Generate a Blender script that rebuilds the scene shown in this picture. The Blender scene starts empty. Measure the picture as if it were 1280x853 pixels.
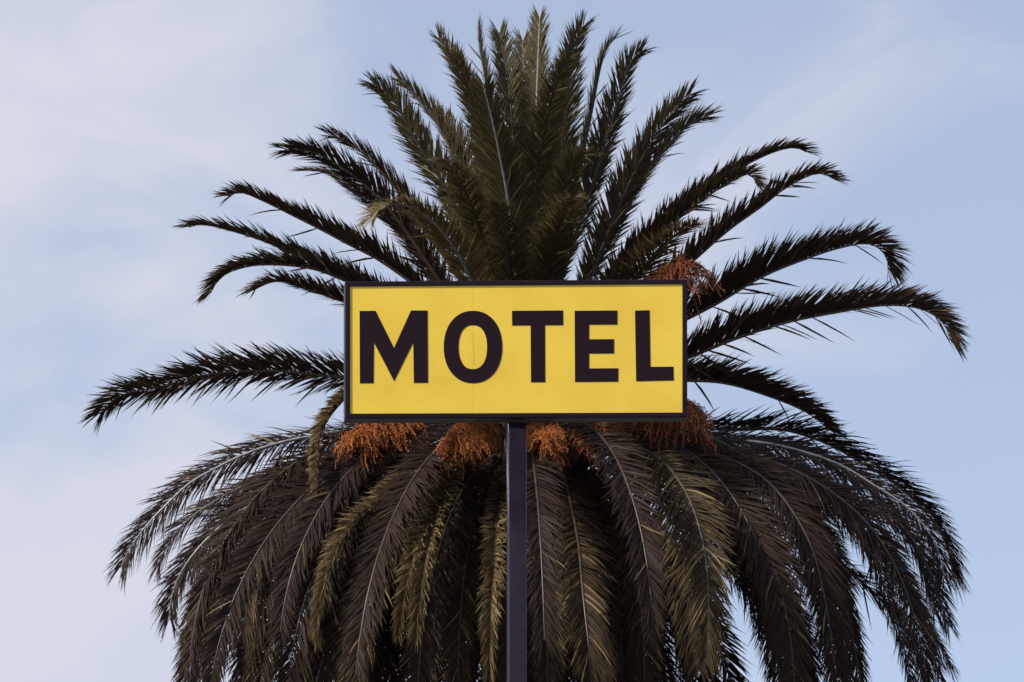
import bpy, bmesh, math, random
import numpy as np
from mathutils import Vector

C = bpy.context.scene.collection
R = math.radians
rng = np.random.default_rng(7)
SC = bpy.context.scene

# ------------------------------------------------------------------ camera
PITCH = R(11.0)
CAM = np.array([0.0, -28.0, 1.6])
FW = np.array([0, math.cos(PITCH), math.sin(PITCH)])
UP = np.array([0, -math.sin(PITCH), math.cos(PITCH)])
RT = np.array([1.0, 0, 0])
PXM28 = 177.8                       # photo pixels per metre at 28 m along the view axis
FPX = PXM28 * 28.0                  # focal length in photo pixels
cam = bpy.data.cameras.new('camera')
cam.sensor_width = 36.0
cam.lens = 36.0 * FPX / 1280.0
cam.clip_start = 0.5
cam.clip_end = 6000
cam.dof.use_dof = True
cam.dof.focus_distance = 28.5
cam.dof.aperture_fstop = 11.0
co = bpy.data.objects.new('camera', cam)
C.objects.link(co)
co.location = CAM
co.rotation_euler = (math.pi / 2 + PITCH, 0, 0)
SC.camera = co

PALM_D = 42.0                       # distance of the palm along the view axis
PALM_X = (655 - 640) / FPX * PALM_D


def unproj(px, py, d):
    """photo direction taken out to its own distance d along the view axis"""
    return CAM + d * (FW + RT * (px - 640) / FPX - UP * (py - 426.5) / FPX)


HEART = unproj(655, 462, PALM_D)    # growing point of the palm
PALM_BASE = np.array([HEART[0], HEART[1], 0.0])

# ------------------------------------------------------------------ helpers


def link(name, me, mat=None, parent=None):
    o = bpy.data.objects.new(name, me)
    C.objects.link(o)
    if mat:
        me.materials.append(mat)
    if parent is not None:
        o.parent = parent
        o.matrix_parent_inverse = parent.matrix_world.inverted()
    return o


def empty(name, loc, label, cat):
    o = bpy.data.objects.new(name, None)
    C.objects.link(o)
    o.location = loc
    o['label'] = label
    o['category'] = cat
    bpy.context.view_layer.update()
    return o


def np_mesh(name, V, loops, starts, totals, tone=None, smooth=False):
    me = bpy.data.meshes.new(name)
    me.vertices.add(len(V))
    me.vertices.foreach_set('co', np.asarray(V, np.float32).ravel())
    me.loops.add(len(loops))
    me.loops.foreach_set('vertex_index', np.asarray(loops, np.int32))
    me.polygons.add(len(starts))
    me.polygons.foreach_set('loop_start', np.asarray(starts, np.int32))
    me.polygons.foreach_set('loop_total', np.asarray(totals, np.int32))
    if smooth:
        me.polygons.foreach_set('use_smooth', np.ones(len(starts), bool))
    me.update(calc_edges=True)
    if tone is not None:
        a = me.attributes.new('tone', 'FLOAT', 'POINT')
        a.data.foreach_set('value', np.asarray(tone, np.float32))
    return me


def norm(a):
    return a / np.maximum(np.linalg.norm(a, axis=-1, keepdims=True), 1e-9)


def spline(pts, n):
    """smooth resample (Catmull-Rom, then even arc length)"""
    P = np.asarray(pts, float)
    P = np.vstack([2 * P[0] - P[1], P, 2 * P[-1] - P[-2]])
    out = []
    for i in range(1, len(P) - 2):
        t = np.linspace(0, 1, 24, endpoint=False)[:, None]
        a, b, c, d = P[i - 1], P[i], P[i + 1], P[i + 2]
        out.append(0.5 * (2 * b + (c - a) * t + (2 * a - 5 * b + 4 * c - d) * t ** 2 + (3 * b - a - 3 * c + d) * t ** 3))
    out.append(P[-2][None])
    Q = np.vstack(out)
    s = np.r_[0, np.cumsum(np.linalg.norm(np.diff(Q, axis=0), axis=1))]
    u = np.linspace(0, s[-1], n)
    return np.stack([np.interp(u, s, Q[:, k]) for k in range(Q.shape[1])], 1)


def nodes(name):
    m = bpy.data.materials.new(name)
    m.use_nodes = True
    nt = m.node_tree
    b = nt.nodes['Principled BSDF']
    return m, nt, b


# ------------------------------------------------------------------ materials
def ramp(nt, stops):
    r = nt.nodes.new('ShaderNodeValToRGB')
    e = r.color_ramp.elements
    while len(e) < len(stops):
        e.new(0.5)
    for k, (p, c) in enumerate(stops):
        e[k].position = p
        e[k].color = (*c, 1)
    return r


def leaf_material(name, stops):
    m, nt, b = nodes(name)
    at = nt.nodes.new('ShaderNodeAttribute')
    at.attribute_name = 'tone'
    r = ramp(nt, stops)
    nt.links.new(at.outputs['Fac'], r.inputs[0])
    nt.links.new(r.outputs[0], b.inputs['Base Color'])
    b.inputs['Roughness'].default_value = 0.46
    b.inputs['Roughness'].default_value = 0.5
    b.inputs['Specular IOR Level'].default_value = 0.07
    tr = nt.nodes.new('ShaderNodeBsdfTranslucent')
    nt.links.new(r.outputs[0], tr.inputs['Color'])
    mx = nt.nodes.new('ShaderNodeMixShader')
    mx.inputs[0].default_value = 0.24
    nt.links.new(b.outputs[0], mx.inputs[1])
    nt.links.new(tr.outputs[0], mx.inputs[2])
    nt.links.new(mx.outputs[0], nt.nodes['Material Output'].inputs['Surface'])
    return m


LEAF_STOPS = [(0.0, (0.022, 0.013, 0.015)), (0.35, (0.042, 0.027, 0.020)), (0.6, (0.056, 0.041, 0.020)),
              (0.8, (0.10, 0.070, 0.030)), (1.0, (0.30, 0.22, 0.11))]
GREEN_STOPS = [(0.0, (0.044, 0.034, 0.024)), (0.35, (0.082, 0.066, 0.034)), (0.6, (0.120, 0.097, 0.044)),
               (0.8, (0.20, 0.145, 0.062)), (1.0, (0.36, 0.27, 0.13))]
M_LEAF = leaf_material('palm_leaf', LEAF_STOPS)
M_GREEN = leaf_material('palm_leaf_young', GREEN_STOPS)

M_RIB, nt, b = nodes('palm_midrib')
tc = nt.nodes.new('ShaderNodeTexCoord')
nz = nt.nodes.new('ShaderNodeTexNoise')
nz.inputs['Scale'].default_value = 9
nt.links.new(tc.outputs['Object'], nz.inputs['Vector'])
r = ramp(nt, [(0.3, (0.034, 0.024, 0.018)), (0.7, (0.070, 0.050, 0.032))])
nt.links.new(nz.outputs[0], r.inputs[0])
nt.links.new(r.outputs[0], b.inputs['Base Color'])
b.inputs['Roughness'].default_value = 0.38

M_PALE, nt, b = nodes('palm_midrib_pale')
tc = nt.nodes.new('ShaderNodeTexCoord')
nz = nt.nodes.new('ShaderNodeTexNoise')
nz.inputs['Scale'].default_value = 14
nt.links.new(tc.outputs['Object'], nz.inputs['Vector'])
r = ramp(nt, [(0.3, (0.17, 0.18, 0.185)), (0.7, (0.31, 0.32, 0.33))])
nt.links.new(nz.outputs[0], r.inputs[0])
nt.links.new(r.outputs[0], b.inputs['Base Color'])
b.inputs['Roughness'].default_value = 0.32

M_FRUIT, nt, b = nodes('palm_fruit')
at = nt.nodes.new('ShaderNodeAttribute')
at.attribute_name = 'tone'
r = ramp(nt, [(0.0, (0.10, 0.020, 0.008)), (0.5, (0.29, 0.070, 0.009)), (1.0, (0.50, 0.17, 0.020))])
nt.links.new(at.outputs['Fac'], r.inputs[0])
nt.links.new(r.outputs[0], b.inputs['Base Color'])
b.inputs['Roughness'].default_value = 0.55

M_TRUNK, nt, b = nodes('palm_trunk')
tc = nt.nodes.new('ShaderNodeTexCoord')
nz = nt.nodes.new('ShaderNodeTexNoise')
nz.inputs['Scale'].default_value = 6
nz.inputs['Detail'].default_value = 8
nt.links.new(tc.outputs['Object'], nz.inputs['Vector'])
r = ramp(nt, [(0.3, (0.045, 0.03, 0.02)), (0.7, (0.14, 0.10, 0.065))])
nt.links.new(nz.outputs[0], r.inputs[0])
nt.links.new(r.outputs[0], b.inputs['Base Color'])
b.inputs['Roughness'].default_value = 0.9

# ------------------------------------------------------------------ palm frond builder


def frame_of(P, twist):
    n = len(P)
    T = norm(np.gradient(P, axis=0))
    rad = P[-1] - HEART
    rad = np.array([rad[0], rad[1], 0])
    if np.linalg.norm(rad) < 0.25:
        rad = P[-1] - P[0]
        rad = np.array([rad[0], rad[1] + 0.2, 0])
    rad = norm(rad)
    B0 = np.cross([0, 0, 1.0], rad)
    B = np.repeat(B0[None], n, 0)
    N = norm(np.cross(T, B))
    B = np.cross(N, T)
    tw = R(twist) * np.linspace(0.35, 1, n)[:, None]
    return T, N * np.cos(tw) + B * np.sin(tw), B * np.cos(tw) - N * np.sin(tw)


def leaf_arrays(P, T, N, B, rs, V=35, Vj=14, L=0.42, width=0.021, dry=0.035, ang=(54, 30), per_side=None, droop=0.10,
                tone0=0.3, start=0.13, stray=0.02, spacing=0.0135, clump=0.3):
    length = np.sum(np.linalg.norm(np.diff(P, axis=0), axis=1))
    k = per_side or int(length / spacing)
    s = np.concatenate([np.linspace(start, 0.995, k)] * 2) + rs.normal(0, 0.35 / k, 2 * k)
    cell = 4.0 / k                                   # leaflets stand in small groups along the midrib
    s = s + clump * ((np.floor(s / cell) + 0.5) * cell - s)
    s = np.clip(s, start, 1)
    side = np.r_[np.ones(k), -np.ones(k)]
    n = len(P)
    f = s * (n - 1)

    def at(A):
        i = np.clip(f.astype(int), 0, n - 2)
        w = (f - i)[:, None]
        return A[i] * (1 - w) + A[i + 1] * w
    p, t, nn, bb = at(P), norm(at(T)), norm(at(N)), norm(at(B))
    a = R(1) * (ang[0] + (ang[1] - ang[0]) * s ** 1.3 + rs.normal(0, 5, 2 * k))
    # leaflets sit in clusters of three ranks along the midrib, as on a date palm
    rank = rs.choice([-0.8, 0.0, 0.9], 2 * k)
    be = R(1) * (V + rank * Vj + rs.normal(0, 4, 2 * k))
    lost = rs.random(2 * k) < stray
    be = np.where(lost, R(1) * rs.uniform(-75, 10, 2 * k), be)
    D = np.cos(a)[:, None] * t + np.sin(a)[:, None] * (np.cos(be)[:, None] * side[:, None] * bb + np.sin(be)[:, None] * nn)
    D = norm(D)
    prof = np.interp(s, [0, 0.13, 0.2, 0.32, 0.55, 0.8, 0.93, 1.0], [0.15, 0.25, 0.6, 0.95, 1.0, 0.80, 0.64, 0.50])
    ln = L * prof * rs.uniform(0.82, 1.12, 2 * k)
    wd = width * rs.uniform(0.8, 1.2, 2 * k) * np.interp(s, [0, 0.2, 0.5, 1], [0.45, 0.8, 1, 0.6]) * 0.5
    face = norm(nn * np.cos(be)[:, None] - side[:, None] * bb * np.sin(be)[:, None])
    W = norm(np.cross(D, face))
    roll = rs.normal(0, 0.28, 2 * k)[:, None]
    W = norm(W * np.cos(roll) + face * np.sin(roll))
    g = np.array([0, 0, -1.0])
    us = np.array([0.0, 0.3, 0.66, 1.0])
    hw = np.array([0.55, 1.0, 0.72, 0.0])
    dr = (droop * rs.uniform(0.2, 1.9, 2 * k))[:, None]
    cu = norm(t - D * np.sum(t * D, 1, keepdims=True)) * 0.07 * rs.normal(0.6, 0.9, 2 * k)[:, None]
    q = [p + D * (ln * u)[:, None] + (g * dr + cu) * (ln * u * u)[:, None] for u in us]
    rowsV = []
    for j in range(3):
        o = W * (wd * hw[j])[:, None]
        rowsV += [q[j] + o, q[j] - o]
    rowsV.append(q[3])
    V_ = np.stack(rowsV, 1).reshape(-1, 3)          # 7 vertices a leaflet
    m = 2 * k
    base = (np.arange(m) * 7)[:, None]
    lp = (base + np.array([0, 1, 3, 2, 2, 3, 5, 4, 4, 5, 6])[None]).ravel()
    st = (np.arange(m)[:, None] * 11 + np.array([0, 4, 8])[None]).ravel()
    tt = np.tile([4, 4, 3], m)
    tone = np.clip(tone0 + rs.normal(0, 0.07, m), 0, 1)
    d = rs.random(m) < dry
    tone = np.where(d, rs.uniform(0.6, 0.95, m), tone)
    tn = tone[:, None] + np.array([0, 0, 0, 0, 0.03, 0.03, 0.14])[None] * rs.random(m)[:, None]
    return V_, lp, st, tt, np.clip(tn, 0, 1).ravel()


def tube(P, rad, sides=6):
    n = len(P)
    T = norm(np.gradient(P, axis=0))
    ref = np.array([0.31, 0.2, 0.93])
    A = norm(np.cross(T, ref))
    B = np.cross(T, A)
    th = np.linspace(0, 2 * math.pi, sides, endpoint=False)
    V = (P[:, None] + rad[:, None, None] * (np.cos(th)[None, :, None] * A[:, None] + np.sin(th)[None, :, None] * B[:, None])).reshape(-1, 3)
    i, j = np.meshgrid(np.arange(n - 1), np.arange(sides), indexing='ij')
    i, j = i.ravel(), j.ravel()
    j2 = (j + 1) % sides
    q = np.stack([i * sides + j, i * sides + j2, (i + 1) * sides + j2, (i + 1) * sides + j], 1)
    return V, q.ravel(), np.arange(len(q)) * 4, np.full(len(q), 4)


def join(parts):
    Vs, Ls, Ss, Ts, tn = [], [], [], [], []
    v = l = 0
    for p in parts:
        V, lp, st, tt = p[:4]
        Vs.append(V)
        Ls.append(lp + v)
        Ss.append(st + l)
        Ts.append(tt)
        tn.append(p[4] if len(p) > 4 else np.full(len(V), 0.5))
        v += len(V)
        l += len(lp)
    return [np.concatenate(x) for x in (Vs, Ls, Ss, Ts, tn)]


# ------------------------------------------------------------------ the palm
palm = empty('palm_tree', PALM_BASE, 'tall dark date palm with arching fronds and orange fruit, standing behind the yellow sign', 'palm tree')
N_PARTS = [0]
EXTRA = []


def frond(P, seed, label=None, twist=0, part=True, rib=0.020, pale=False, young=False, **kw):
    rs = np.random.default_rng(seed)
    T, N, B = frame_of(P, twist)
    lv = leaf_arrays(P, T, N, B, rs, **kw)
    s = np.linspace(0, 1, len(P))
    tb = tube(P, rib * (1 - s) ** 0.85 + 0.0045)
    if part and N_PARTS[0] < 100:
        N_PARTS[0] += 1
        o = link('frond', np_mesh('frond', *lv), M_GREEN if young else M_LEAF, palm)
        link('midrib', np_mesh('midrib', *tb, smooth=True), M_PALE if pale else M_RIB, o)
        if label:
            o['label'] = label
    else:
        EXTRA.append((lv, (*tb, np.full(len(tb[0]), 0.62))))


def traced(pts, d, prof='lin', seed=0, b=None, n=40, **kw):
    """a frond seen in the photograph, base to tip, with its own depth: d metres behind (+) or in front (-) of the trunk axis"""
    Q = spline(pts, 80)
    a = np.r_[0, np.cumsum(np.linalg.norm(np.diff(Q, axis=0), axis=1))]
    u = np.linspace(0, a[-1] - 11, n)                # the last leaflets reach past the end of the midrib
    Q = np.stack([np.interp(u, a, Q[:, c]) for c in (0, 1)], 1)
    t = np.linspace(0, 1, n)
    if b is None:
        b = np.clip(d * 0.25, -0.45, 0.35)
    f = {'lin': t, 'hang': 1 - (1 - t) ** 1.9, 'late': t ** 1.6}[prof]
    dep = PALM_D + b + (d - b) * f
    P = np.stack([unproj(x, y, z) for (x, y), z in zip(Q, dep)])
    frond(P, seed, **kw)


FR = [
    # --- upright fronds of the top, back ones first
    dict(p=[(655, 400), (648, 250), (636, 110), (622, 30)], d=1.3, V=28, tone0=0.42),
    dict(p=[(660, 400), (660, 250), (657, 130), (653, 40)], d=1.7, V=28, tone0=0.5),
    dict(p=[(662, 400), (669, 250), (671, 120), (675, 12)], d=1.0, V=20, tone0=0.4, pale=True),
    dict(p=[(668, 400), (684, 250), (698, 140), (706, 70)], d=1.5, V=28, tone0=0.45),
    dict(p=[(640, 400), (625, 260), (608, 110), (600, 60), (598, 24)], d=0.8, V=26),
    dict(p=[(672, 400), (690, 280), (704, 170), (714, 80), (722, 45), (736, 24)], d=-0.7, V=30, tone0=0.4),
    dict(p=[(680, 400), (715, 260), (738, 150), (755, 70), (776, 40)], d=0.9, V=30),
    dict(p=[(684, 400), (725, 280), (758, 172), (777, 110), (788, 78), (811, 57)], d=0.2, V=36, tone0=0.22),
    dict(p=[(640, 410), (612, 250), (597, 160), (582, 112), (564, 72), (542, 38)], d=0.5, V=36),
    dict(p=[(655, 430), (646, 349), (637, 262), (621, 176), (609, 125), (604, 107), (613, 96)], d=-1.7, V=34, tone0=0.4, dry=.2),
    dict(p=[(690, 430), (688, 345), (701, 254), (712, 212), (722, 194), (742, 196)], d=-2.4, V=34, tone0=0.40, dry=.12),
    dict(p=[(630, 420), (600, 340), (565, 250), (523, 180), (492, 125), (458, 99)], d=-0.5, V=36),
    dict(p=[(640, 410), (605, 300), (575, 215), (550, 160), (518, 118), (489, 92)], d=0.7, V=34),
    dict(p=[(645, 410), (610, 300), (585, 205), (562, 160), (538, 130)], d=1.8, V=30),
    dict(p=[(700, 430), (745, 328), (786, 230), (818, 172), (845, 135), (872, 110)], d=-0.6, V=38, tone0=0.25),
    dict(p=[(695, 420), (750, 320), (798, 235), (838, 178), (865, 153), (896, 143)], d=0.8, V=34, tone0=0.25),
    # --- upper left
    dict(p=[(625, 430), (585, 365), (540, 300), (495, 237), (470, 208), (446, 186), (424, 173), (402, 168)], d=0.9, V=38),
    dict(p=[(615, 430), (560, 365), (499, 277), (460, 235), (420, 205), (385, 189), (345, 187)], d=-0.4, V=32),
    dict(p=[(620, 430), (560, 370), (500, 290), (450, 245), (415, 218), (370, 212)], d=1.4, V=25),
    dict(p=[(625, 440), (589, 349), (564, 304), (535, 272), (500, 255), (475, 262), (458, 284)], d=-2.6, V=30, tone0=0.72, dry=.25, label='dry golden frond arching forward above the sign'),
    dict(p=[(600, 440), (540, 375), (480, 329), (435, 305), (401, 287), (369, 271), (328, 251), (300, 241), (275, 250)], d=0.2, V=40),
    dict(p=[(590, 445), (500, 385), (416, 340), (369, 319), (331, 302), (290, 289), (252, 281), (226, 288)], d=0.9, V=28),
    dict(p=[(590, 450), (500, 385), (429, 350), (385, 335), (328, 331), (290, 339), (271, 353), (258, 376)], d=-0.8, V=42),
    dict(p=[(590, 455), (500, 400), (426, 376), (385, 362), (345, 352), (307, 368)], d=-1.8, V=30),
    # --- upper right
    dict(p=[(710, 430), (770, 345), (820, 294), (863, 256), (905, 224), (935, 205), (968, 190), (995, 185), (1018, 196)], d=0.9, V=34),
    dict(p=[(710, 430), (770, 350), (830, 290), (880, 248), (918, 225), (940, 218), (946, 240)], d=-1.2, V=34),
    dict(p=[(715, 440), (780, 390), (853, 337), (909, 289), (951, 259), (984, 234), (1023, 217), (1054, 231)], d=-0.3, V=42, tone0=0.22),
    dict(p=[(720, 400), (780, 360), (830, 305), (862, 283), (882, 275)], d=-2.6, V=20, tone0=0.62, dry=.3, label='short dry yellow frond pointing forward above the sign'),
    dict(p=[(715, 450), (800, 425), (886, 385), (951, 347), (1004, 325), (1050, 310), (1088, 305), (1108, 322), (1110, 350)], d=0.2, V=58, tone0=0.2, stray=.03, L=.56),
    dict(p=[(715, 460), (800, 465), (860, 447), (918, 424), (984, 403), (1050, 390), (1105, 382), (1150, 386), (1180, 405), (1190, 436)], d=-0.4, V=58, tone0=0.2, stray=.045, L=.54),
    dict(p=[(715, 470), (790, 478), (859, 476), (910, 480), (965, 497), (1005, 514), (1030, 532), (1043, 547)], d=0.9, V=58, tone0=0.2, L=.5),
    # --- left, level and drooping
    dict(p=[(600, 475), (520, 475), (429, 472), (353, 464), (290, 465), (242, 472), (195, 485), (163, 490), (135, 505), (119, 527)], d=0.5, V=18, twist=-38, tone0=0.25, L=.54, stray=.04),
    dict(p=[(520, 470), (470, 470), (432, 497), (404, 534), (396, 572), (393, 620)], d=-2.6, V=45, tone0=0.68, dry=.2, L=.2, label='narrow yellowing frond hanging at the left end of the sign'),
    dict(p=[(575, 520), (490, 528), (416, 541), (353, 553), (306, 568), (265, 588), (236, 605), (204, 635), (179, 662), (160, 690), (147, 720)], d=-1.2, prof='hang', V=6, twist=50, tone0=0.08, L=.52, pale=True),
    dict(p=[(575, 520), (480, 545), (400, 575), (350, 590), (290, 615), (235, 650), (205, 690), (195, 718)], d=0.3, prof='hang', V=20, twist=25, tone0=0.12),
    dict(p=[(580, 530), (480, 565), (385, 597), (347, 614), (295, 643), (250, 683), (222, 724), (212, 762), (214, 786)], d=-1.5, prof='hang', V=8, twist=45, tone0=.12, pale=True),
    dict(p=[(585, 530), (480, 570), (380, 608), (335, 645), (291, 690), (255, 742), (238, 800)], d=-2.0, prof='hang', V=12, twist=35, tone0=.15),
    dict(p=[(580, 530), (450, 600), (350, 660), (285, 730), (245, 785), (226, 856)], d=1.2, prof='hang', V=15, twist=20, tone0=.1),
    dict(p=[(590, 535), (480, 590), (400, 645), (335, 702), (312, 745), (303, 815)], d=-2.4, prof='hang', V=22, tone0=.45, dry=.2),
    dict(p=[(600, 535), (545, 560), (502, 598), (469, 632), (443, 655), (421, 687), (406, 730), (399, 775), (400, 811)], d=-3.8, prof='hang', V=55, L=.25, tone0=.86, dry=.2, label='yellow-green frond hanging forward on the left of the pole'),  # caught sunlight is put into the raised tone of these slender fronds
    dict(p=[(610, 540), (575, 570), (551, 620), (530, 661), (516, 702), (504, 754), (498, 803)], d=-3.8, prof='hang', V=55, L=.26, tone0=.82, dry=.2),
    dict(p=[(615, 540), (590, 565), (560, 610), (538, 673), (526, 742), (518, 807)], d=-3.9, prof='hang', V=50, L=.28, tone0=.78, dry=.2),
    dict(p=[(610, 540), (550, 590), (486, 690), (462, 760), (450, 820), (447, 880)], d=-2.9, prof='hang', V=26, tone0=.5, dry=.2),
    dict(p=[(600, 540), (530, 600), (470, 690), (441, 765), (426, 830), (420, 880)], d=-2.5, prof='hang', V=26, tone0=.45),
    dict(p=[(590, 535), (490, 600), (400, 690), (350, 770), (330, 830), (322, 890)], d=-2.1, prof='hang', V=22, tone0=.42),
    dict(p=[(590, 535), (480, 600), (370, 680), (300, 760), (268, 830), (255, 890)], d=-1.2, prof='hang', V=18, tone0=.4),
    dict(p=[(645, 545), (632, 570), (624, 620), (618, 690), (613, 770), (611, 850)], d=-3.7, prof='hang', V=50, L=.28, tone0=.82, dry=.2),  # slender frond, sunlight put into its light tone as well
    # --- front and right, hanging
    dict(p=[(672, 540), (690, 575), (707, 605), (722, 673), (729, 745), (736, 810), (740, 870)], d=-3.4, prof='hang', V=12, tone0=.45, dry=.15),
    dict(p=[(700, 540), (765, 570), (794, 600), (833, 641), (857, 697), (868, 770), (872, 840)], d=-3.1, prof='hang', V=10, tone0=.45, dry=.15),
    dict(p=[(700, 535), (775, 553), (820, 570), (848, 600), (868, 640), (882, 697), (886, 770), (882, 830)], d=-3.5, prof='hang', V=10, tone0=.5, dry=.18),
    dict(p=[(715, 535), (830, 565), (886, 607), (930, 663), (954, 721), (968, 790), (975, 870)], d=-2.6, prof='hang', V=12, tone0=.35),
    dict(p=[(725, 530), (860, 540), (930, 570), (975, 605), (1017, 658), (1036, 730), (1045, 810), (1050, 880)], d=-2.0, prof='hang', V=14, tone0=.33),
    dict(p=[(730, 525), (840, 530), (906, 537), (976, 537), (1030, 553), (1077, 579), (1120, 606), (1156, 640), (1182, 680), (1194, 735)], d=0.6, prof='hang', V=30, tone0=.2, L=.55),
    dict(p=[(730, 530), (860, 545), (960, 555), (1040, 577), (1093, 607), (1137, 637), (1169, 680), (1183, 735)], d=-1.2, prof='hang', V=8, twist=-35, tone0=.22, pale=True),
    dict(p=[(730, 530), (880, 560), (1000, 590), (1080, 630), (1129, 660), (1165, 720), (1190, 795)], d=-0.3, prof='hang', V=16, twist=-20, tone0=.2),
    dict(p=[(730, 530), (880, 570), (1010, 620), (1090, 680), (1140, 750), (1170, 800), (1193, 845)], d=1.0, prof='hang', V=16, tone0=.2),
    dict(p=[(700, 540), (760, 600), (790, 690), (803, 780), (806, 870)], d=-2.9, prof='hang', V=16, tone0=.4),
    dict(p=[(690, 540), (720, 600), (762, 690), (775, 780), (778, 870)], d=-2.4, prof='hang', V=16, tone0=.4),
    dict(p=[(720, 535), (850, 600), (925, 690), (995, 780), (1015, 880)], d=-1.6, prof='hang', V=16, tone0=.3),
    dict(p=[(720, 535), (880, 590), (990, 665), (1080, 730), (1140, 800), (1165, 880)], d=0.6, prof='hang', V=16, tone0=.3),
    dict(p=[(665, 545), (672, 600), (680, 690), (684, 780), (684, 870)], d=-3.2, prof='hang', V=20, tone0=.45, dry=.15),
    dict(p=[(640, 545), (610, 600), (585, 690), (575, 780), (572, 870)], d=-3.0, prof='hang', V=24, tone0=.42, dry=.15),
    dict(p=[(630, 545), (590, 610), (550, 700), (538, 790), (534, 880)], d=-2.7, prof='hang', V=24, tone0=.42, dry=.15),
    dict(p=[(730, 530), (870, 570), (985, 620), (1040, 690), (1060, 770), (1075, 850), (1080, 900)], d=-1.3, prof='hang', V=10, L=.36, tone0=.2),
    dict(p=[(685, 530), (725, 560), (752, 620), (765, 700), (772, 790)], d=-1.5, prof='hang', V=10, tone0=.25),
    dict(p=[(680, 530), (712, 560), (733, 620), (742, 700), (746, 760)], d=-1.0, prof='hang', V=10, tone0=.25),
    dict(p=[(730, 530), (880, 560), (1005, 605), (1075, 670), (1112, 750), (1135, 830), (1142, 890)], d=-0.9, prof='hang', V=10, L=.34, tone0=.2),
    # more of the skirt, between the fronds above
    dict(p=[(730, 530), (870, 555), (985, 585), (1070, 640), (1120, 710), (1148, 790), (1160, 860)], d=-1.9, prof='hang', V=10, tone0=.2),
    dict(p=[(730, 530), (850, 555), (950, 595), (1008, 670), (1033, 760), (1045, 850)], d=-2.4, prof='hang', V=10, tone0=.28),
    dict(p=[(725, 530), (830, 560), (910, 610), (960, 690), (985, 780), (995, 870)], d=-2.9, prof='hang', V=10, tone0=.3),
    dict(p=[(730, 530), (880, 545), (1010, 565), (1100, 625), (1150, 700), (1172, 780)], d=0.2, prof='hang', V=10, tone0=.18),
    dict(p=[(730, 530), (880, 560), (1020, 610), (1110, 690), (1155, 780), (1178, 860)], d=0.4, prof='hang', V=10, tone0=.18),
    dict(p=[(580, 530), (470, 555), (380, 590), (310, 650), (275, 720), (258, 790)], d=0.5, prof='hang', V=10, tone0=.2),
    dict(p=[(580, 530), (470, 570), (370, 625), (300, 700), (262, 780), (245, 860)], d=-0.3, prof='hang', V=10, tone0=.2),
    dict(p=[(585, 530), (480, 575), (395, 640), (340, 720), (312, 800), (300, 880)], d=-2.0, prof='hang', V=10, tone0=.3),
    dict(p=[(590, 535), (505, 580), (430, 650), (385, 740), (365, 820), (358, 890)], d=-2.6, prof='hang', V=12, tone0=.32),
    dict(p=[(600, 535), (530, 585), (475, 660), (440, 750), (400, 850)], d=-2.2, prof='hang', V=12, tone0=.3),
    dict(p=[(585, 530), (480, 550), (400, 578), (330, 610), (270, 660), (235, 720)], d=-0.8, prof='hang', V=10, tone0=.22),
]
# a frond turns on its own axis as it grows, so that many blades show their flat side
TW = {0: 15, 4: -30, 6: 25, 7: 55, 8: -50, 11: -55, 12: -40, 13: 35, 14: 55, 15: 50, 16: -40, 17: -50, 18: 30}
for i, f in enumerate(FR):
    f = dict(f)
    p = f.pop('p')
    if f.get('prof') == 'hang':
        side = p[-1][0] - 655
        if abs(side) > 200 and f['V'] < 25:
            f['V'] = 8
            f['twist'] = -48 if side > 0 else 48
        for key, val in (('L', .47 if abs(side) > 200 else .40), ('Vj', 13), ('ang', (60, 30)), ('width', .020), ('droop', .22)):
            f.setdefault(key, val)
    elif i < 20:
        f.setdefault('pale', i in (9, 19))
        f['V'] = f['V'] * .5
        f.setdefault('ang', (46, 27))
        f['young'] = i < 16 or i == 19
        for key, val in (('L', .46), ('Vj', 8), ('spacing', .0105), ('twist', TW.get(i, 0) * .62)):
            f.setdefault(key, val)
    else:
        f.setdefault('spacing', .0115)
        f.setdefault('clump', .6)
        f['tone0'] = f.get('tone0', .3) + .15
        f.setdefault('width', .026)
    traced(p, f.pop('d'), f.pop('prof', 'lin'), seed=100 + i, **f)


def natural(az, e0, e1, L, seed, pw=1.2, h=0.0, sway=0, n=36, r0=0.42, **kw):
    """a frond that grows out at azimuth az, leaves at elevation e0 and bends to e1"""
    s = np.linspace(0, 1, n)
    e = R(e0) + (R(e1) - R(e0)) * s ** pw
    a = R(az) + R(sway) * s
    st = np.stack([np.cos(e) * np.cos(a), np.cos(e) * np.sin(a), np.sin(e)], 1) * (L / (n - 1))
    P = HEART + np.array([r0 * math.cos(R(az)), r0 * math.sin(R(az)), h]) + np.r_[np.zeros((1, 3)), np.cumsum(st[:-1], 0)]
    if not blocked(P):
        frond(P, seed, **kw)


OPEN = [((905, 745), (955, 850), 26), ((1082, 750), (1124, 850), 17)]   # places where the skirt stays thin


def blocked(P):
    d = P - CAM
    z = d @ FW
    xy = np.stack([640 + FPX * (d @ RT) / z, 426.5 - FPX * (d @ UP) / z], 1)
    for a, b2, w in OPEN:
        a, b2 = np.array(a, float), np.array(b2, float)
        t = np.clip((xy - a) @ (b2 - a) / np.dot(b2 - a, b2 - a), 0, 1)
        if np.any(np.linalg.norm(xy - (a + t[:, None] * (b2 - a)), axis=1) < w):
            return True
    return False


rr = random.Random(5)
# fronds of the upper crown that point to the back and the front, between those traced above
for j in range(14):
    az = (90 if j % 3 else 270) + rr.uniform(-20, 20)
    e0 = rr.uniform(25, 80)
    natural(az, e0, e0 - rr.uniform(35, 75), rr.uniform(3.2, 3.9), 700 + j, pw=1.6, h=rr.uniform(-.1, .3), sway=rr.uniform(-8, 8), r0=.3,
            part=(j % 3 == 0), tone0=rr.uniform(.45, .6), V=16, young=(j % 3 == 0), ang=(46, 27))
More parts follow.
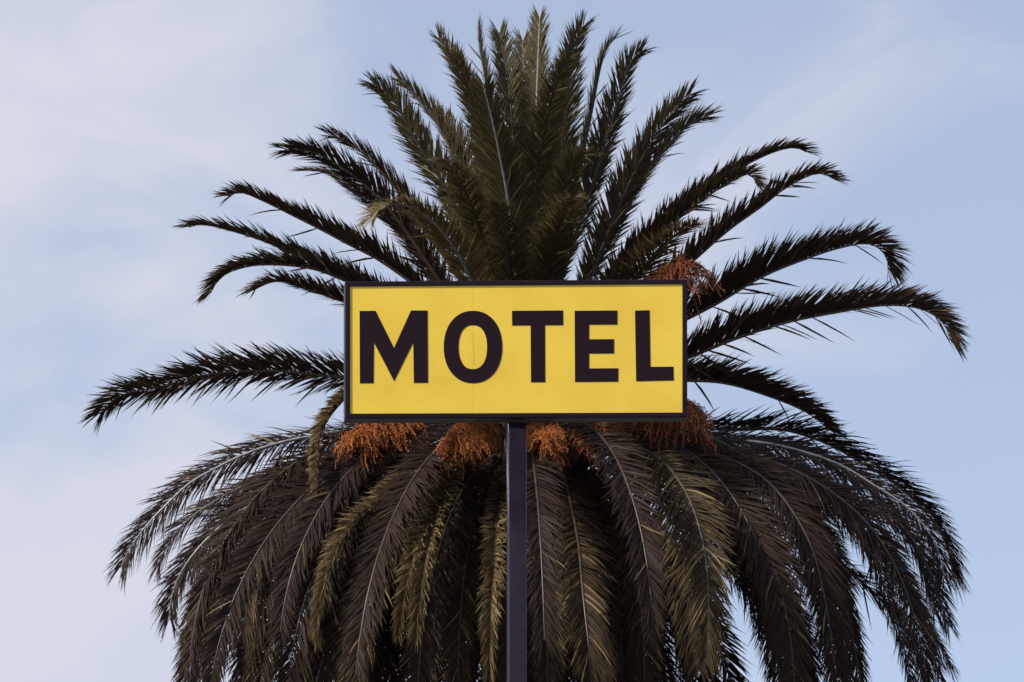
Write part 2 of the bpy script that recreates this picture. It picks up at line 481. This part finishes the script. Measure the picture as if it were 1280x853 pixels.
# fronds of middle age that reach forwards and back at the height of the sign
for j in range(22):
    az = (270 if j % 2 else 90) + rr.uniform(-42, 42) * (0.62 if j % 2 else 1)
    e0 = rr.uniform(2, 24)
    natural(az, e0, e0 - rr.uniform(35, 50), rr.uniform(2.3, 3.0), 800 + j, pw=1.5, h=rr.uniform(-.25, .1), sway=rr.uniform(-8, 8), r0=.35,
            part=False, tone0=rr.uniform(.3, .5), V=20)
# inner hanging fronds all the way round (azimuth 270 = towards the camera)
k = 0
for ring, (cnt, e0, e1, L, pw, h) in enumerate([(20, 4, -84, 4.6, 1.05, -0.75), (22, -10, -86, 4.2, 0.85, -0.9), (24, -28, -88, 3.9, 0.7, -1.0)]):
    for j in range(cnt):
        az = (j + 0.5 * ring) * 360 / cnt + rr.uniform(-6, 6)
        front = math.sin(R(az)) < 0.25
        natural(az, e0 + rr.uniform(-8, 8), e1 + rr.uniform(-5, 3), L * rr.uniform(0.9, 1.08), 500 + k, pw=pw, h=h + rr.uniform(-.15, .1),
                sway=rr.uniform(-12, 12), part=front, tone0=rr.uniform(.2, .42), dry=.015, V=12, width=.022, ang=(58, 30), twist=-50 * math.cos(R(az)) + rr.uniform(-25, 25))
        k += 1
lv = join([e for pr in EXTRA for e in pr])
o = link('inner_fronds', np_mesh('inner_fronds', *lv), M_LEAF, palm)
o['kind'] = 'stuff'

# trunk with a diamond pattern of old leaf bases, and the swollen heart of boots on top
hz = HEART[2]
rows, cols = 150, 48
zz = np.linspace(0, hz + 0.25, rows)
th = np.linspace(0, 2 * math.pi, cols, endpoint=False)
prof = np.interp(zz, [0, 0.4, 1.2, hz - 2.2, hz - 1.1, hz - 0.4, hz + 0.05, hz + 0.25], [0.62, 0.52, 0.44, 0.42, 0.55, 0.6, 0.42, 0.1])
zg, tg = np.meshgrid(zz, th, indexing='ij')
dia = np.abs(np.sin(zg * 9 + tg * 7)) * np.abs(np.sin(zg * 9 - tg * 7))
rg = prof[:, None] * (0.93 + 0.13 * dia)
Vt = np.stack([PALM_BASE[0] + rg * np.cos(tg), PALM_BASE[1] + rg * np.sin(tg), zg], 2).reshape(-1, 3)
i, j = np.meshgrid(np.arange(rows - 1), np.arange(cols), indexing='ij')
i, j = i.ravel(), j.ravel()
q = np.stack([i * cols + j, i * cols + (j + 1) % cols, (i + 1) * cols + (j + 1) % cols, (i + 1) * cols + j], 1)
pieces = [(Vt, q.ravel(), np.arange(len(q)) * 4, np.full(len(q), 4))]
rs = np.random.default_rng(3)
for c in range(260):
    a, z = c * 2.39996, hz + 0.15 - 1.5 * c / 260
    r0 = np.interp(z, zz, prof) * 0.9
    u = np.linspace(0, 1, 5)[:, None]
    d = np.array([math.cos(a), math.sin(a), 1.1])
    ln = rs.uniform(0.22, 0.42)
    P = np.array([PALM_BASE[0] + r0 * math.cos(a), PALM_BASE[1] + r0 * math.sin(a), z]) + d * ln * u * 0.7 + np.array([0, 0, .12]) * u ** 2
    pieces.append(tube(P, np.array([.075, .065, .05, .04, .012]), 5))
link('trunk', np_mesh('trunk', *join(pieces)[:4], smooth=True), M_TRUNK, palm)

OCT = np.array([[1, 0, 0], [-1, 0, 0], [0, 1, 0], [0, -1, 0], [0, 0, 1], [0, 0, -1]], float)
OCF = np.array([[0, 2, 4], [2, 1, 4], [1, 3, 4], [3, 0, 4], [2, 0, 5], [1, 2, 5], [3, 1, 5], [0, 3, 5]])


def fruit(pts, depth, seed, n=160, spread=0.30, length=0.36, lean=(0, 0), tone=0.5, label=None):
    """an arching stalk that ends in a brush of drooping fruit strands"""
    rs = np.random.default_rng(seed)
    Q = spline(pts, 16)
    dd = np.linspace(depth * 0.35, depth, 16)
    S = np.stack([unproj(x, y, PALM_D + z) for (x, y), z in zip(Q, dd)])
    out_d = norm(S[-1] - S[-4])
    parts = []
    for a in range(n):
        f = rs.uniform(0.45, 1.0) ** 0.7
        p0 = S[int(f * 15)]
        h = rs.normal(0, 1, 3) * np.array([1, 1, 0.35])
        dr = norm(out_d * rs.uniform(0.1, 0.8) + norm(h) * spread / 0.24 + np.array([0, 0, rs.uniform(0.0, 0.55)]))
        ln = length * rs.uniform(0.5, 1.1)
        u = np.linspace(0, 1, 9)[:, None]
        P = p0 + dr * ln * u * 0.8 + np.array([0, 0, -1.0]) * ln * 0.68 * u ** 2
        P[1:] += rs.normal(0, 0.010, (8, 3))
        t0 = np.clip(tone + rs.normal(0, .2), 0, 1)
        V, lp, st, tt = tube(P, np.linspace(0.006, 0.0035, 9), 3)
        parts.append((V, lp, st, tt, np.full(len(V), t0)))
        nb = 22
        uu = rs.uniform(0.25, 1, nb)
        c = np.stack([np.interp(uu, u[:, 0], P[:, k]) for k in range(3)], 1) + rs.normal(0, 0.012, (nb, 3))
        sz = rs.uniform(0.005, 0.009, nb)
        V = (c[:, None] + OCT[None] * sz[:, None, None]).reshape(-1, 3)
        lp = (np.arange(nb)[:, None, None] * 6 + OCF[None]).ravel()
        parts.append((V, lp, np.arange(nb * 8) * 3, np.full(nb * 8, 3), np.clip(np.repeat(t0 + rs.normal(0, .2, nb), 6), 0, 1)))
    o = link('fruit_cluster', np_mesh('fruit_cluster', *join(parts)), M_FRUIT, palm)
    tb = tube(S, np.linspace(0.03, 0.014, 16))
    link('stalk', np_mesh('stalk', *tb, np.full(len(tb[0]), 0.8), smooth=True), M_FRUIT, o)
    if label:
        o['label'] = label


fruit([(600, 505), (540, 515), (480, 528), (440, 548)], -2.15, 1, n=520, spread=.32, tone=.55)
fruit([(640, 505), (620, 515), (595, 528), (570, 550)], -2.5, 2, n=380, spread=.25, tone=.6)
fruit([(660, 505), (672, 518), (680, 535), (684, 552)], -2.6, 3, n=240, spread=.14, length=.32, tone=.55)
fruit([(680, 505), (705, 515), (735, 524), (760, 538)], -2.2, 4, n=420, spread=.32, tone=.35)
fruit([(700, 500), (780, 500), (840, 503), (868, 512)], -2.0, 5, n=560, spread=.28, tone=.4, length=.42)
fruit([(710, 440), (780, 395), (835, 345), (866, 325)], -0.9, 6, n=260, spread=.3, tone=.2, length=.5)
fruit([(715, 510), (820, 525), (900, 565), (918, 590)], -1.3, 7, n=80, spread=.2, tone=.15)

# ------------------------------------------------------------------ the sign
SY = 0.0 - 28.0 + 28.0 * math.cos(PITCH)


SIGN_YAW = R(5.5)                   # the sign is turned a little, so its left end shows
AX = np.array([math.cos(SIGN_YAW), math.sin(SIGN_YAW), 0])
AY = np.array([-math.sin(SIGN_YAW), math.cos(SIGN_YAW), 0])


def on_plane(px, py, off=0.0):
    d = FW + RT * (px - 640) / FPX - UP * (py - 426.5) / FPX
    p0 = np.array([0, SY, 0]) + AY * off
    return CAM + d * (np.dot(p0 - CAM, AY) / np.dot(d, AY))


Q4 = [on_plane(431.5, 523.3), on_plane(859.2, 521.8), on_plane(859.0, 349.3), on_plane(431.5, 352.2)]
base_c = on_plane(645.7, 520)
sign = empty('motel_sign', (base_c[0], base_c[1] + 0.1, 0), 'yellow motel sign in a dark frame on a dark steel pole', 'sign')


def paint(name, base, rough, coat=0.0, nscale=14, var=0.25, bump=0.02):
    m, nt, b = nodes(name)
    tc = nt.nodes.new('ShaderNodeTexCoord')
    nz = nt.nodes.new('ShaderNodeTexNoise')
    nz.inputs['Scale'].default_value = nscale
    nz.inputs['Detail'].default_value = 7
    nt.links.new(tc.outputs['Object'], nz.inputs['Vector'])
    lo = tuple(c * (1 - var) for c in base)
    hi = tuple(c * (1 + var) for c in base)
    r = ramp(nt, [(0.3, lo), (0.7, hi)])
    nt.links.new(nz.outputs[0], r.inputs[0])
    nt.links.new(r.outputs[0], b.inputs['Base Color'])
    mr = nt.nodes.new('ShaderNodeMapRange')
    mr.inputs['To Min'].default_value = rough - .06
    mr.inputs['To Max'].default_value = rough + .08
    nt.links.new(nz.outputs[0], mr.inputs['Value'])
    nt.links.new(mr.outputs[0], b.inputs['Roughness'])
    b.inputs['Coat Weight'].default_value = coat
    b.inputs['Specular IOR Level'].default_value = 0.12
    b.inputs['Coat Roughness'].default_value = 0.09
    b.inputs['Coat IOR'].default_value = 1.24
    bp = nt.nodes.new('ShaderNodeBump')
    bp.inputs['Strength'].default_value = bump * 4
    bp.inputs['Distance'].default_value = 0.01
    nt.links.new(nz.outputs[0], bp.inputs['Height'])
    nt.links.new(bp.outputs[0], b.inputs['Normal'])
    return m


M_FRAME = paint('frame_paint', (0.013, 0.006, 0.012), 0.5, 0.15)
M_LETTER = paint('letter_film', (0.015, 0.006, 0.010), 0.55, 0.0, 30, .15, .01)
M_POLE = paint('pole_paint', (0.013, 0.008, 0.016), 0.4, 1.0, 10, .2, .006)


def ring(inset, y, quad=Q4):
    c = [np.array(p, float) for p in quad]
    ex = norm(c[1] - c[0])
    ez = norm(c[3] - c[0])
    sg = [(1, 1), (-1, 1), (-1, -1), (1, -1)]
    return [p + ex * inset * a + ez * inset * bb + AY * y for p, (a, bb) in zip(c, sg)]


def swept(name, prof, mat, parent, cap_first=False, cap_last=False, bevel=0.0):
    bm = bmesh.new()
    rings = [[bm.verts.new(p) for p in ring(i, y)] for i, y in prof]
    for a, bq in zip(rings, rings[1:]):
        for k in range(4):
            bm.faces.new((a[k], a[(k + 1) % 4], bq[(k + 1) % 4], bq[k]))
    if cap_first:
        bm.faces.new(rings[0][::-1])
    if cap_last:
        bm.faces.new(rings[-1])
    bmesh.ops.recalc_face_normals(bm, faces=bm.faces)
    me = bpy.data.meshes.new(name)
    bm.to_mesh(me)
    bm.free()
    return link(name, me, mat, parent)


DEP = 0.20
swept('cabinet', [(0.004, 0.004), (0.0, 0.010), (0.0, DEP - .004), (0.004, DEP), (0.03, DEP), (0.032, DEP - .004)], M_FRAME, sign)
swept('front_frame', [(0.034, 0.012), (0.034, 0.0), (0.031, -0.003), (0.005, -0.003), (0.0022, -0.001), (0.0, 0.002), (0.0005, 0.0098)], M_FRAME, sign)
swept('back_panel', [(0.030, DEP - .003), (0.30, DEP - .0029)], M_FRAME, sign, cap_last=True)

# yellow face: acrylic sheet with a faint seam, a crack inside the O and grime along its edges
face = swept('face_panel', [(0.033, 0.0075), (0.12, 0.0075)], None, sign, cap_last=True)
M_FACE, nt, b = nodes('yellow_acrylic')
face.data.materials.append(M_FACE)
tc = nt.nodes.new('ShaderNodeTexCoord')
seam = on_plane(591.2, 450)
sep = nt.nodes.new('ShaderNodeSeparateXYZ')
nt.links.new(tc.outputs['Object'], sep.inputs[0])


def math_node(op, a, bb=None, clamp=False):
    n = nt.nodes.new('ShaderNodeMath')
    n.operation = op
    n.use_clamp = clamp
    for k, v in enumerate((a, bb)):
        if v is None:
            continue
        if isinstance(v, (int, float)):
            n.inputs[k].default_value = v
        else:
            nt.links.new(v, n.inputs[k])
    return n.outputs[0]


wob = nt.nodes.new('ShaderNodeTexNoise')
wob.inputs['Scale'].default_value = 9
nt.links.new(tc.outputs['Object'], wob.inputs['Vector'])
wx = math_node('MULTIPLY', math_node('SUBTRACT', wob.outputs[0], 0.5), 0.03)
dx = math_node('ABSOLUTE', math_node('SUBTRACT', math_node('ADD', sep.outputs[0], wx), float(seam[0])))
line = math_node('SUBTRACT', 1.0, math_node('DIVIDE', dx, 0.0075), True)
ztop, zbot = float(on_plane(591, 412)[2]), float(on_plane(591, 456)[2])
inz = math_node('MULTIPLY', math_node('LESS_THAN', sep.outputs[2], ztop), math_node('GREATER_THAN', sep.outputs[2], zbot))
zf = math_node('MULTIPLY', math_node('DIVIDE', math_node('SUBTRACT', ztop, sep.outputs[2]), ztop - zbot), inz)
crack = math_node('MULTIPLY', line, math_node('ADD', math_node('MULTIPLY', zf, 0.9), 0.16))
crack = math_node('MULTIPLY', crack, math_node('ADD', math_node('MULTIPLY', wob.outputs[0], 1.2), 0.1), True)
n1 = nt.nodes.new('ShaderNodeTexNoise')
n1.inputs['Scale'].default_value = 2.2
n1.inputs['Detail'].default_value = 8
nt.links.new(tc.outputs['Object'], n1.inputs['Vector'])
rc = ramp(nt, [(0.3, (0.80, 0.53, 0.044)), (0.7, (0.89, 0.63, 0.062))])
nt.links.new(n1.outputs[0], rc.inputs[0])
n2 = nt.nodes.new('ShaderNodeTexNoise')
n2.inputs['Scale'].default_value = 60
n2.inputs['Detail'].default_value = 4
nt.links.new(tc.outputs['Object'], n2.inputs['Vector'])
speck = math_node('MULTIPLY', math_node('SUBTRACT', n2.outputs[0], 0.66, ), 2.0, True)
dirt = math_node('ADD', crack, speck, True)
mix = nt.nodes.new('ShaderNodeMix')
mix.data_type = 'RGBA'
nt.links.new(dirt, mix.inputs['Factor'])
nt.links.new(rc.outputs[0], mix.inputs[6])
mix.inputs[7].default_value = (0.16, 0.085, 0.02, 1)
nt.links.new(mix.outputs[2], b.inputs['Base Color'])
b.inputs['Roughness'].default_value = 0.34
bp = nt.nodes.new('ShaderNodeBump')
bp.inputs['Strength'].default_value = 0.10
bp.inputs['Distance'].default_value = 0.02
nt.links.new(n1.outputs[0], bp.inputs['Height'])
nt.links.new(bp.outputs[0], b.inputs['Normal'])


def zp(pts):
    return [(400 + x / 2.6667, 330 + y / 2.6667) for x, y in pts]


LETTERS = {
    'M': zp([(132, 157), (185, 156.5), (246.5, 281), (303, 155.5), (358.5, 155.5), (360, 396), (313, 396.5), (311, 262), (247, 391), (180, 262), (178.5, 397.5), (133, 398)]),
    'T': zp([(640, 156.5), (810, 155.5), (810.5, 204), (750, 204.5), (750.5, 394), (703.5, 394.5), (702, 205), (640.5, 205.5)]),
    'E': zp([(849, 156.5), (991, 155.5), (991, 202), (897, 202.7), (897, 251.5), (980, 251), (980, 298.5), (897, 299), (897, 348.5), (994, 348), (994, 392.5), (850, 393.5)]),
    'L': zp([(1050, 156), (1098.5, 154.5), (1101.5, 343.5), (1178, 342.5), (1179, 388.5), (1054, 391)]),
}
LY0, LY1 = 0.0076, 0.0045


def bm_obj(bm, name, mat, parent, smooth=False):
    bmesh.ops.recalc_face_normals(bm, faces=bm.faces)
    me = bpy.data.meshes.new(name)
    bm.to_mesh(me)
    bm.free()
    return link(name, me, mat, parent)


def letter(ch, outer, inner=None):
    bm = bmesh.new()
    f = [bm.verts.new(on_plane(x, y, LY1)) for x, y in outer]
    k = [bm.verts.new(on_plane(x, y, LY1) + AY * (LY0 - LY1)) for x, y in outer]
    n = len(outer)
    for a in range(n):
        bm.faces.new((f[a], f[(a + 1) % n], k[(a + 1) % n], k[a]))
    if inner is None:
        bm.faces.new(f)
    else:
        g = [bm.verts.new(on_plane(x, y, LY1)) for x, y in inner]
        h = [bm.verts.new(on_plane(x, y, LY1) + AY * (LY0 - LY1)) for x, y in inner]
        for a in range(n):
            bm.faces.new((f[a], f[(a + 1) % n], g[(a + 1) % n], g[a]))
            bm.faces.new((g[a], g[(a + 1) % n], h[(a + 1) % n], h[a]))
    o = bm_obj(bm, 'letter', M_LETTER, face)
    o['label'] = 'black letter ' + ch


def oval(cx, cy, a, bq, pw, n=72):
    out = []
    for t in np.linspace(0, 2 * math.pi, n, endpoint=False):
        c, s = math.cos(t), math.sin(t)
        out.append((cx + a * math.copysign(abs(c) ** pw, c), cy + bq * math.copysign(abs(s) ** pw, s)))
    return zp(out)


letter('M', LETTERS['M'])
letter('O', oval(510, 277, 97.5, 120.5, 0.93), oval(509.5, 277.5, 47.5, 73.5, 0.88))
for ch in 'TEL':
    letter(ch, LETTERS[ch])

# square steel tube with rounded corners carrying the cabinet
hw, cr = 0.0625, 0.009
out = []
for cx, cy, a0 in ((hw - cr, hw - cr, 0), (-hw + cr, hw - cr, 90), (-hw + cr, -hw + cr, 180), (hw - cr, -hw + cr, 270)):
    for a in np.linspace(a0, a0 + 90, 9):
        out.append((cx + cr * math.cos(R(a)), cy + cr * math.sin(R(a))))
ztop_pole = Q4[0][2] + 0.0005
bm = bmesh.new()
yaw = R(7.5)
lo, hi = [], []
for x, y in out:
    X = base_c[0] + x * math.cos(yaw) - y * math.sin(yaw)
    Y = base_c[1] + 0.1 + x * math.sin(yaw) + y * math.cos(yaw)
    lo.append(bm.verts.new((X, Y, 0.0)))
    hi.append(bm.verts.new((X, Y, ztop_pole)))
n = len(out)
for a in range(n):
    fc = bm.faces.new((lo[a], lo[(a + 1) % n], hi[(a + 1) % n], hi[a]))
    fc.smooth = True
bm.faces.new(hi)
pole = bm_obj(bm, 'pole', M_POLE, sign)
# base plate and collar where the tube meets the cabinet
bm = bmesh.new()
bmesh.ops.create_cube(bm, size=1)
for v in bm.verts:
    v.co = Vector((base_c[0] + v.co.x * 0.36, base_c[1] + 0.1 + v.co.y * 0.36, 0.014 + v.co.z * 0.02))
bmesh.ops.bevel(bm, geom=bm.edges[:], offset=0.004, segments=1, affect='EDGES')
bm_obj(bm, 'base_plate', M_POLE, sign)
# ------------------------------------------------------------------ ground
M_G, nt, b = nodes('ground_asphalt')
tc = nt.nodes.new('ShaderNodeTexCoord')
nz = nt.nodes.new('ShaderNodeTexNoise')
nz.inputs['Scale'].default_value = 3
nz.inputs['Detail'].default_value = 10
nt.links.new(tc.outputs['Object'], nz.inputs['Vector'])
r = ramp(nt, [(0.3, (0.06, 0.055, 0.05)), (0.7, (0.13, 0.12, 0.11))])
nt.links.new(nz.outputs[0], r.inputs[0])
nt.links.new(r.outputs[0], b.inputs['Base Color'])
b.inputs['Roughness'].default_value = 0.95
bm = bmesh.new()
bmesh.ops.create_grid(bm, x_segments=20, y_segments=20, size=2500)
me = bpy.data.meshes.new('ground')
bm.to_mesh(me)
bm.free()
g = link('ground', me, M_G)
g['kind'] = 'structure'
g['label'] = 'grey asphalt ground under the sign and the palm'

# ------------------------------------------------------------------ light
CLOUD_LOC = (9.3, 4.4, 1.3)
SUN_AZ, SUN_EL = 211.0, 38.0        # azimuth measured from +X counter-clockwise: front left of the sign
sd = np.array([math.cos(R(SUN_EL)) * math.cos(R(SUN_AZ)), math.cos(R(SUN_EL)) * math.sin(R(SUN_AZ)), math.sin(R(SUN_EL))])
sun = bpy.data.lights.new('sun', 'SUN')
sun.energy = 4.2
sun.angle = R(3.0)
sun.color = (1.0, 0.95, 0.87)
so = bpy.data.objects.new('sun', sun)
C.objects.link(so)
so.rotation_euler = Vector(sd).to_track_quat('Z', 'Y').to_euler()

w = bpy.data.worlds.new('World')
SC.world = w
w.use_nodes = True
nt = w.node_tree
bg = nt.nodes['Background']
sky = nt.nodes.new('ShaderNodeTexSky')
sky.sky_type = 'NISHITA'
sky.sun_disc = False
sky.sun_elevation = R(SUN_EL)
sky.sun_rotation = R(90 - SUN_AZ)
sky.air_density = 1.0
sky.dust_density = 0.5
sky.ozone_density = 1.2
tc = nt.nodes.new('ShaderNodeTexCoord')
mp = nt.nodes.new('ShaderNodeMapping')
mp.inputs['Scale'].default_value = (1.0, 1.0, 1.5)
mp.inputs['Rotation'].default_value = (0.0, R(-24), 0.0)
mp.inputs['Location'].default_value = CLOUD_LOC
nt.links.new(tc.outputs['Generated'], mp.inputs['Vector'])
nz = nt.nodes.new('ShaderNodeTexNoise')
nz.inputs['Scale'].default_value = 11.0
nz.inputs['Detail'].default_value = 6
nz.inputs['Roughness'].default_value = 0.5
nz.inputs['Distortion'].default_value = 0.5
nt.links.new(mp.outputs[0], nz.inputs['Vector'])
# the thin cloud sheet lies to the west (left) and breaks up towards the east
sp = nt.nodes.new('ShaderNodeSeparateXYZ')
nt.links.new(tc.outputs['Generated'], sp.inputs[0])
west = math_node('MULTIPLY', sp.outputs[0], -1.15)
west = math_node('MINIMUM', math_node('MAXIMUM', west, -0.22), 0.22)
mr = nt.nodes.new('ShaderNodeMapRange')
mr.interpolation_type = 'SMOOTHSTEP'
mr.inputs['From Min'].default_value = 0.40
mr.inputs['From Max'].default_value = 0.78
mr.inputs['To Min'].default_value = 0.40
mr.inputs['To Max'].default_value = 1.0
nt.links.new(math_node('ADD', nz.outputs[0], west), mr.inputs['Value'])
mx = nt.nodes.new('ShaderNodeMix')
mx.data_type = 'RGBA'
va = nt.nodes.new('ShaderNodeVectorMath')
va.operation = 'ADD'
va.inputs[1].default_value = (0, 0, 0.18)
nt.links.new(tc.outputs['Generated'], va.inputs[0])
vn = nt.nodes.new('ShaderNodeVectorMath')
vn.operation = 'NORMALIZE'
nt.links.new(va.outputs[0], vn.inputs[0])
nt.links.new(vn.outputs[0], sky.inputs['Vector'])
nt.links.new(mr.outputs[0], mx.inputs['Factor'])
nt.links.new(sky.outputs[0], mx.inputs[6])
mx.inputs[7].default_value = (3.72, 3.80, 4.36, 1)
nt.links.new(mx.outputs[2], bg.inputs['Color'])
bg.inputs['Strength'].default_value = 0.15

SC.view_settings.view_transform = 'Standard'
SC.view_settings.look = 'None'
SC.view_settings.exposure = 0.3
SC.view_settings.gamma = 1.0
SC.view_settings.use_curve_mapping = False
SC.cycles.use_denoising = True
SC.cycles.denoiser = 'OPENIMAGEDENOISE'
